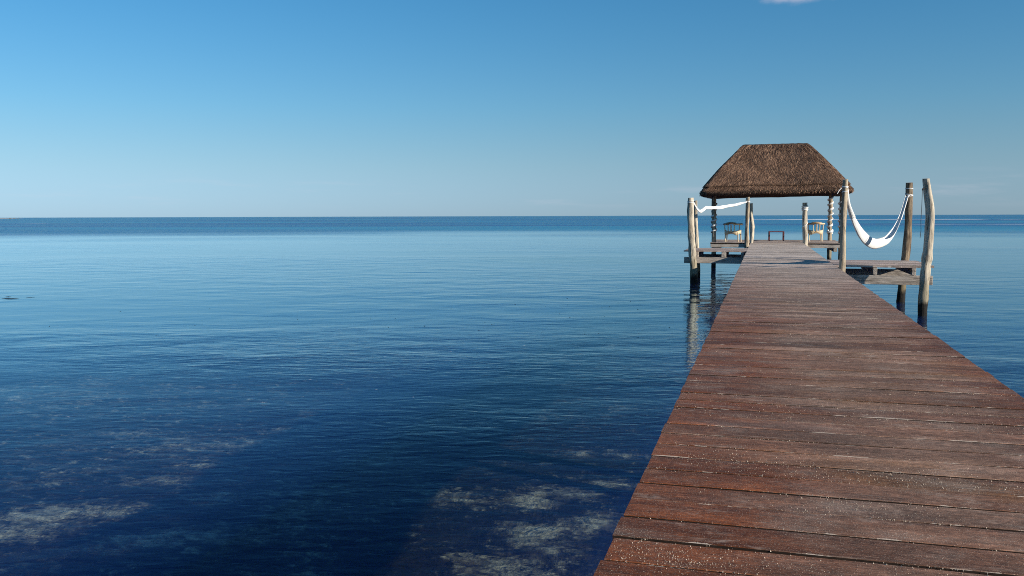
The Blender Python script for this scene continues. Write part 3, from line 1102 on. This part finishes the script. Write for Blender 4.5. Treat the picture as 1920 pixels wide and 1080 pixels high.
wraps = {0: (1.50, 2.30, 3.6), 1: (1.50, 3.0, 6.0), 2: (1.46, 3.15, 6.5), 3: (1.50, 3.0, 6.0)}
for i, (x_, y_, z1_) in enumerate(((-2.10, 39.95, 3.42), (3.215, 40.05, 3.45), (3.035, 44.0, 3.45), (-2.31, 43.9, 3.45))):
    lean = [(-.04, 0), (0.0, 0), (0.0, 0), (0, 0)][i]
    pts = [(x_ - .01, y_, -1.5), (x_, y_, 0.3), (x_, y_, 1.2), (x_ + lean[0] * .5, y_, 2.2), (x_ + lean[0], y_, z1_)]
    b, rp, rr = post_builder(pts, [.105, .10, .095, .092, .085], 16, 0.08, 30 + i)
    po = off(b).build('post', [M_MID, M_CAP], pal)
    hb = MB()
    z0_, z2_, tn = wraps[i]
    helix(hb, rp, rr, z0_, z2_, tn, 0.030 if i else 0.026, 1.0 + i, 8, 1.7)
    if i in (2,):
        helix(hb, rp, rr, z0_ - .02, z0_ + .12, 1.6, 0.04, .3)
    off(hb).build('rope_wrap', M_ROPE, po)
for (p0, p1) in (((-2.3, 39.95, 3.44), (3.25, 40.05, 3.47)), ((-2.3, 43.95, 3.47), (3.25, 44.0, 3.47)),
                 ((-2.1, 39.7, 3.56), (-2.1, 44.2, 3.56)), ((3.03, 39.7, 3.56), (3.03, 44.2, 3.56))):
    b = MB()
    n = 20
    b.tube([Vector(p0).lerp(Vector(p1), i / n) for i in range(n + 1)], .06, 10, True, None, .06, 5)
    off(b).build('roof_beam', M_UNDER, pal)
for i in range(9):
    for sy in (-1, 1):
        xe = -2.5 + 5.0 * i / 8
        xr = -1.15 + 2.3 * i / 8
        b = MB()
        b.tube([(xe, sy * 2.75, 3.42 - 0.0), (xr, sy * 0.10, 5.24)], .035, 7)
        b.build('rafter', M_UNDER, pal, (0, 0, -DZ))

# ------------------------------------------------------------------ hammocks
def spline(pts, n):
    P_ = [Vector(p) for p in pts]
    out_ = []
    m_ = len(P_) - 1
    for i in range(n + 1):
        s = m_ * i / n
        j = min(int(s), m_ - 1)
        f = s - j
        p0, p1, p2, p3 = P_[max(j - 1, 0)], P_[j], P_[j + 1], P_[min(j + 2, m_)]
        out_.append(0.5 * ((2 * p1) + (p2 - p0) * f + (2 * p0 - 5 * p1 + 4 * p2 - p3) * f * f + (3 * p1 - p0 - 3 * p2 + p3) * f ** 3))
    return out_


def hammock_bed(center, halfw, depth, latv, mat, parent, name='fabric_bed', seed=0, ny=12, thick=0.012, gather=0.015):
    n = len(center)
    vs, fs = [], []
    for side in (0, 1):
        for i in range(n):
            tg = (center[min(i + 1, n - 1)] - center[max(i - 1, 0)]).normalized()
            lat = (latv - tg * latv.dot(tg)).normalized()
            up = tg.cross(lat)
            if up.z < 0:
                up = -up
            for k in range(ny + 1):
                q = -1 + 2 * k / ny
                w_ = halfw[i] * math.sin(q * math.pi / 2 * 0.7) * 1.1
                hgt = depth[i] * (abs(q) ** 1.35)
                fold = gather * halfw[i] * mn.noise(Vector((k * 1.7, i * 0.036, seed))) + 0.01 * mn.noise(Vector((k * .9, i * .08, seed + 4))) * (halfw[i] > .06)
                p = center[i] + lat * w_ + up * (hgt + fold) - up * (thick * side)
                vs.append(p)
    st = ny + 1
    base = n * st
    for i in range(n - 1):
        for k in range(ny):
            fs.append((i * st + k, i * st + k + 1, (i + 1) * st + k + 1, (i + 1) * st + k))
            fs.append((base + i * st + k + 1, base + i * st + k, base + (i + 1) * st + k, base + (i + 1) * st + k + 1))
        for k in (0, ny):
            a = (i * st + k, (i + 1) * st + k, base + (i + 1) * st + k, base + i * st + k)
            fs.append(a if k == 0 else tuple(reversed(a)))
    b = MB()
    b.add(vs, fs, True)
    return b


# wide white hammock on the right
hm = thing('hammock', 'wide white cotton hammock sagging low between two posts over the right platform', 'hammock', (2.65, 22.9, 1.5), 0, 'white hammocks by the pier')


def rel(b, o):
    l = o.location
    b.v = [(v[0] - l.x, v[1] - l.y, v[2] - l.z) for v in b.v]
    return b


prof = [(1.765, 20.95, 2.86), (1.80, 21.03, 2.60), (1.90, 21.24, 2.31), (2.01, 21.49, 2.05), (2.15, 21.80, 1.80), (2.33, 22.19, 1.60),
        (2.50, 22.56, 1.515), (2.65, 22.90, 1.495), (2.85, 23.32, 1.525), (3.03, 23.72, 1.61), (3.19, 24.07, 1.80), (3.33, 24.36, 2.06),
        (3.46, 24.65, 2.37), (3.60, 24.94, 2.78)]
cen = spline(prof, 200)
n = len(cen)
fw, dp = [], []
for i in range(n):
    s = i / (n - 1)
    k_ = max(0.0, math.sin(math.pi * min(1, max(0, (s - .10) / .82)))) ** 0.85
    k_ = k_ ** 1.7
    fw.append(0.036 + 0.095 * k_)
    dp.append(0.030 + 0.185 * k_)
latv = Vector((4.2, -1.94, 0.0)).normalized()
i0, i1 = int(n * .17), int(n * .88)
rel(hammock_bed(cen[i0:i1 + 1], fw[i0:i1 + 1], dp[i0:i1 + 1], latv, M_CLOTH, hm, seed=2), hm).build('fabric_bed', M_CLOTH, hm)
for (ia, ib, nm) in ((0, i0 + 2, 'end_cords'), (i1 - 2, n - 1, 'end_cords')):
    b = MB()
    seg = cen[ia:ib + 1]
    for q in range(9):
        o_ = -1 + 2 * q / 8
        pts = []
        for j, p in enumerate(seg):
            ii = ia + j
            tg = (cen[min(ii + 1, n - 1)] - cen[max(ii - 1, 0)]).normalized()
            lt = (latv - tg * latv.dot(tg)).normalized()
            up = tg.cross(lt)
            if up.z < 0:
                up = -up
            pts.append(p + lt * fw[ii] * math.sin(o_ * 1.5) + up * dp[ii] * abs(o_) ** 1.8)
        b.tube(pts, 0.011, 5)
    rel(b, hm).build(nm, M_ROPE, hm)
for (path, rad, zs) in ((pA, rA, ((2.80, 2.86, 1.2), (2.86, 2.96, -1.1), (2.92, 2.93, 1.0))), (pB, rB, ((2.74, 2.86, 1.1), (2.86, 2.78, -1.0), (2.985, 2.99, 1.05)))):
    b = MB()
    for (za, zb, tn) in zs:
        helix(b, path, rad, min(za, zb), max(za, zb), tn, 0.010, 2.2, 6)
    if path is pA:
        b.tube([(1.655, 20.80, 2.90), (1.60, 20.76, 2.84), (1.565, 20.74, 2.77)], .008, 5)
        b.tube([(1.775, 20.90, 2.86), (1.775, 20.95, 2.84)], .016, 6)
    else:
        b.tube([(3.66, 24.965, 2.80), (3.60, 24.93, 2.78)], .014, 6)
    rel(b, hm).build('rope_tie', M_ROPE, hm)

# thin bundled hammock on the left
hl = thing('hammock', 'narrow white hammock pulled taut and bunched between posts over the left platform', 'hammock', (-1.5, 32.6, 2.5), 0, 'white hammocks by the pier')
prof = [(-2.30, 30.60, 2.74), (-2.26, 30.80, 2.62), (-2.20, 31.05, 2.50), (-2.12, 31.27, 2.44), (-2.04, 31.47, 2.50), (-1.97, 31.62, 2.565),
        (-1.87, 31.85, 2.57), (-1.77, 32.07, 2.565), (-1.52, 32.66, 2.585), (-1.26, 33.26, 2.64), (-1.0, 33.88, 2.70), (-0.80, 34.4, 2.76), (-0.63, 34.86, 2.81)]
cen = spline(prof, 60)
n = len(cen)
b = MB()
b.tube(cen, [0.020 + 0.034 * math.sin(math.pi * min(1, max(0, (i / (n - 1) - .02) / .95))) ** .7 for i in range(n)], 10, True, (0.8, 1.15), 0.22, 4, (14, 1.4))
rel(b, hl).build('fabric_bed', M_CLOTH, hl)
for (path, rad, zs) in ((pD, rD, ((2.70, 2.80, 2.0),)), (pF, rF, ((2.79, 2.85, 1.6), (2.84, 2.80, -1.0)))):
    b = MB()
    for (za, zb, tn) in zs:
        helix(b, path, rad, min(za, zb), max(za, zb), tn, 0.012, 0.5, 6)
    rel(b, hl).build('rope_tie', M_ROPE, hl)

# thin dark cord dangling beside the thick post
b = MB()
b.tube([(3.5, 21.711, 2.891), (3.461, 21.701, 2.896), (3.446, 21.691, 2.851)], .016, 6)
b.tube([(3.446, 21.691, 2.861), (3.444, 21.691, 2.497), (3.436, 21.691, 2.152), (3.446, 21.691, 1.955), (3.431, 21.691, 1.768)], .006, 5)
o = b.build('hanging_cord', M_CORD)
tag(o, 'thin dark cord dangling from the thick bleached post on the right', 'cord')

# ------------------------------------------------------------------ chairs and table
def chair(loc, rz, label):
    c = thing('armchair', label, 'chair', loc, rz, 'wooden armchairs at the end of the pier')
    R0 = 0.37
    # seat drum: ring apron, open to the front (+Y local), arched at its lower edge
    b = MB()
    n = 30
    vs, fs = [], []
    for i in range(n + 1):
        a = math.radians(-200 + 220 * i / n)          # from right front round the back to the left front
        s = i / n
        arch = 0.07 * max(0, math.sin(math.pi * ((s * 3) % 1.0)))
        dip = 0.05 * math.sin(math.pi * s) ** 4
        for rr_ in (R0, R0 - 0.025):
            vs.append((rr_ * math.cos(a), rr_ * math.sin(a) * .95, 0.30 + arch))
            vs.append((rr_ * math.cos(a), rr_ * math.sin(a) * .95, 0.535 - dip))
    for i in range(n):
        q = i * 4
        fs += [(q, q + 4, q + 5, q + 1), (q + 2, q + 3, q + 7, q + 6), (q + 1, q + 5, q + 7, q + 3), (q, q + 2, q + 6, q + 4)]
    fs += [(0, 1, 3, 2), (n * 4, n * 4 + 2, n * 4 + 3, n * 4 + 1)]
    b.add(vs, fs, True)
    b.build('back_apron', M_CHAIR, c)
    b = MB()
    b.tube([(0, 0, .40), (0, 0, .44)], .355, 24)
    b.build('seat', M_RAIL, c)
    for a in (-140, -40, 32, 148):
        x_, y_ = (R0 - .012) * math.cos(math.radians(a)), (R0 - .012) * math.sin(math.radians(a)) * .95
        b = MB()
        b.tube([(x_ * 1.08, y_ * 1.08, 0.0), (x_ * 1.03, y_ * 1.03, .22), (x_, y_, .44)], [.022, .026, .030], 8)
        b.build('leg', M_CHAIR, c)
    for a in (-152, -112, -90, -68, -28):
        x_, y_ = (R0 - .012) * math.cos(math.radians(a)), (R0 - .012) * math.sin(math.radians(a)) * .95
        wd = .024 if a != -90 else .034
        b = MB()
        b.tube([(x_, y_, .46), (x_ * 1.06, y_ * 1.06, .78)], [wd, wd * .8], 8)
        b.build('back_spindle', M_CHAIR, c)
    for sgn in (-1, 1):
        b = MB()
        pts = []
        for i in range(15):
            a = math.radians(-90 + sgn * (14 + 122 * i / 14))
            pts.append(((R0 + .03) * math.cos(a), (R0 + .03) * math.sin(a) * .95, .80))
        b.tube(pts, [.045 + .012 * (i > 11) for i in range(15)], 8, True, (1.0, 0.85))
        b.build('arm_rail', M_CHAIR if sgn > 0 else M_RAIL, c)  # left arm darker: shade of the unlit side put into its wood
    b = MB()
    pts = []
    for i in range(11):
        a = math.radians(-90 + (-34 + 68 * i / 10))
        pts.append(((R0 + .03) * math.cos(a), (R0 + .03) * math.sin(a) * .95, .845))
    b.tube(pts, [.025 + .03 * math.sin(math.pi * i / 10) for i in range(11)], 8, True, (1.0, 0.9))
    b.build('crest_rail', M_RAIL, c)
    return c


chair((-1.32, 41.0, DZ + .003), math.radians(-12), 'pale wooden round-backed armchair seen from behind left of the entrance posts')
chair((2.27, 42.4, DZ + .003), math.radians(10), 'pale wooden round-backed armchair half hidden by the rope banded post')
tb = thing('side_table', 'small low dark red table with open frame standing at the far edge of the deck', 'table', (0.6, 43.3, DZ + .003), math.radians(3))
b = MB()
b.box(-.35, .35, -.27, .27, .405, .44, .005)
b.build('tabletop', M_TABLE, tb)
for sx in (-1, 1):
    for sy in (-1, 1):
        b = MB()
        b.box(sx * .325 - .024, sx * .325 + .024, sy * .245 - .022, sy * .245 + .022, 0, .403, .004)
        b.build('leg', M_TABLE, tb)

# ------------------------------------------------------------------ small stuff: sand grains, foam, weed, ripple patch
r3 = np.random.default_rng(5)
N = 40000
gy = 2.3 + 12.5 * r3.random(N) ** 1.5
gx = PX0 + PW * r3.random(N)
clump = np.array([mn.noise(Vector((a * 1.2, c * 1.3, 0))) + .7 * mn.noise(Vector((a * 5, c * 7, 3))) for a, c in zip(gx, gy)])
keep = r3.random(N) < np.clip(0.26 + clump * 1.0, 0.08, 1)
gx, gy = gx[keep], gy[keep]
for (px, py, sx_, sy_, cnt) in ((-0.30, 4.82, .10, .035, 160), (-0.36, 3.07, .10, .03, 110), (-0.42, 3.25, .03, .07, 60), (0.1, 4.85, .10, .05, 200),
                                (-0.25, 3.0, .09, .02, 90), (0.05, 3.05, .12, .05, 90), (-0.35, 5.1, .2, .04, 120), (0.9, 6.1, .12, .08, 160), (1.35, 5.2, .06, .06, 100)):
    gx = np.concatenate([gx, r3.normal(px, sx_, cnt)])
    gy = np.concatenate([gy, r3.normal(py, sy_, cnt)])
ok = (gx > PX0 + .01) & (gx < PX1 - .01)
gx, gy = gx[ok], gy[ok]
N = len(gx)
sz = 0.0008 + 0.0016 * r3.random(N) ** 3
big_ = r3.random(N) < 0.015
sz[big_] *= 1.5
th = r3.random(N) * 6.283
gv = np.zeros((N, 4, 3))
for k in range(3):
    a = th + k * 2.094
    gv[:, k, 0] = gx + np.cos(a) * sz * 1.3
    gv[:, k, 1] = gy + np.sin(a) * sz * 1.3
    gv[:, k, 2] = DZ - 0.002
gv[:, 3, 0] = gx
gv[:, 3, 1] = gy
gv[:, 3, 2] = DZ + 0.002 + sz * 0.6
gf = (np.arange(N)[:, None, None] * 4 + np.array([[0, 1, 3], [1, 2, 3], [2, 0, 3]])[None]).reshape(-1, 3)
me = bpy.data.meshes.new('sand_grains')
me.from_pydata(gv.reshape(-1, 3).tolist(), [], gf.tolist())
me.materials.append(M_SANDG)
o = bpy.data.objects.new('sand_grains', me)
COL.objects.link(o)
tag(o, 'loose pale sand grains scattered over the near pier planks', kind='stuff')


def flakes(name, label, mat, items, zt):
    b = MB()
    for (x_, y_, a_, l_, w_) in items:
        n = 7
        vs = []
        for i in range(n):
            q = 2 * math.pi * i / n
            r = rnd.uniform(.6, 1.1)
            u, v_ = math.cos(q) * l_ * r, math.sin(q) * w_ * r
            vs.append((x_ + u * math.cos(a_) - v_ * math.sin(a_), y_ + u * math.sin(a_) + v_ * math.cos(a_), -0.004))
        vs.append((x_, y_, zt * rnd.uniform(.6, 1.3)))
        b.add(vs, [(i, (i + 1) % n, n) for i in range(n)], True)
    o = b.build(name, mat)
    tag(o, label, kind='stuff')


A0 = 0.28
it = [(rnd.gauss(-4.3, 1.9), rnd.gauss(19.5, 2.6), A0 + rnd.gauss(0, .4), rnd.uniform(.012, .045), rnd.uniform(.008, .02)) for _ in range(34)]
it += [(rnd.uniform(5, 12), rnd.uniform(13, 22), A0 + rnd.gauss(0, .4), rnd.uniform(.012, .045), rnd.uniform(.008, .02)) for _ in range(18)]
it += [(rnd.uniform(-17, -10), rnd.uniform(14, 20), A0, rnd.uniform(.02, .05), .02) for _ in range(8)]
flakes('floating_seaweed_bits', 'small dark bits of seaweed drifting on the water', M_WEED_RIPPLE, it, 0.008)
it = [(rnd.uniform(-8, -1.2), rnd.uniform(7, 15), A0 + rnd.gauss(0, .3), rnd.uniform(.02, .06), rnd.uniform(.003, .006)) for _ in range(15)]
flakes('foam_flecks', 'tiny white foam flecks drifting on the dark near water', M_FOAM, it, 0.002)
b = MB()  # patch of darker water ripples, added as flat dark flakes
for i in range(9):
    x_, y_ = -20.7 + rnd.gauss(0, .5), 19.7 + rnd.gauss(0, .35)
    n = 8
    r = rnd.uniform(.12, .32)
    vs = [(x_ + math.cos(2 * math.pi * k / n) * r * rnd.uniform(.6, 1.1) * 1.4, y_ + math.sin(2 * math.pi * k / n) * r * rnd.uniform(.5, 1.0), -0.006) for k in range(n)]
    vs.append((x_, y_, rnd.uniform(.006, .016)))
    b.add(vs, [(k, (k + 1) % n, n) for k in range(n)], True)
o = b.build('dark_ripple_patch', M_WEED_RIPPLE)
tag(o, 'dark patch of ripples at the left edge of the calm water', 'ripples')
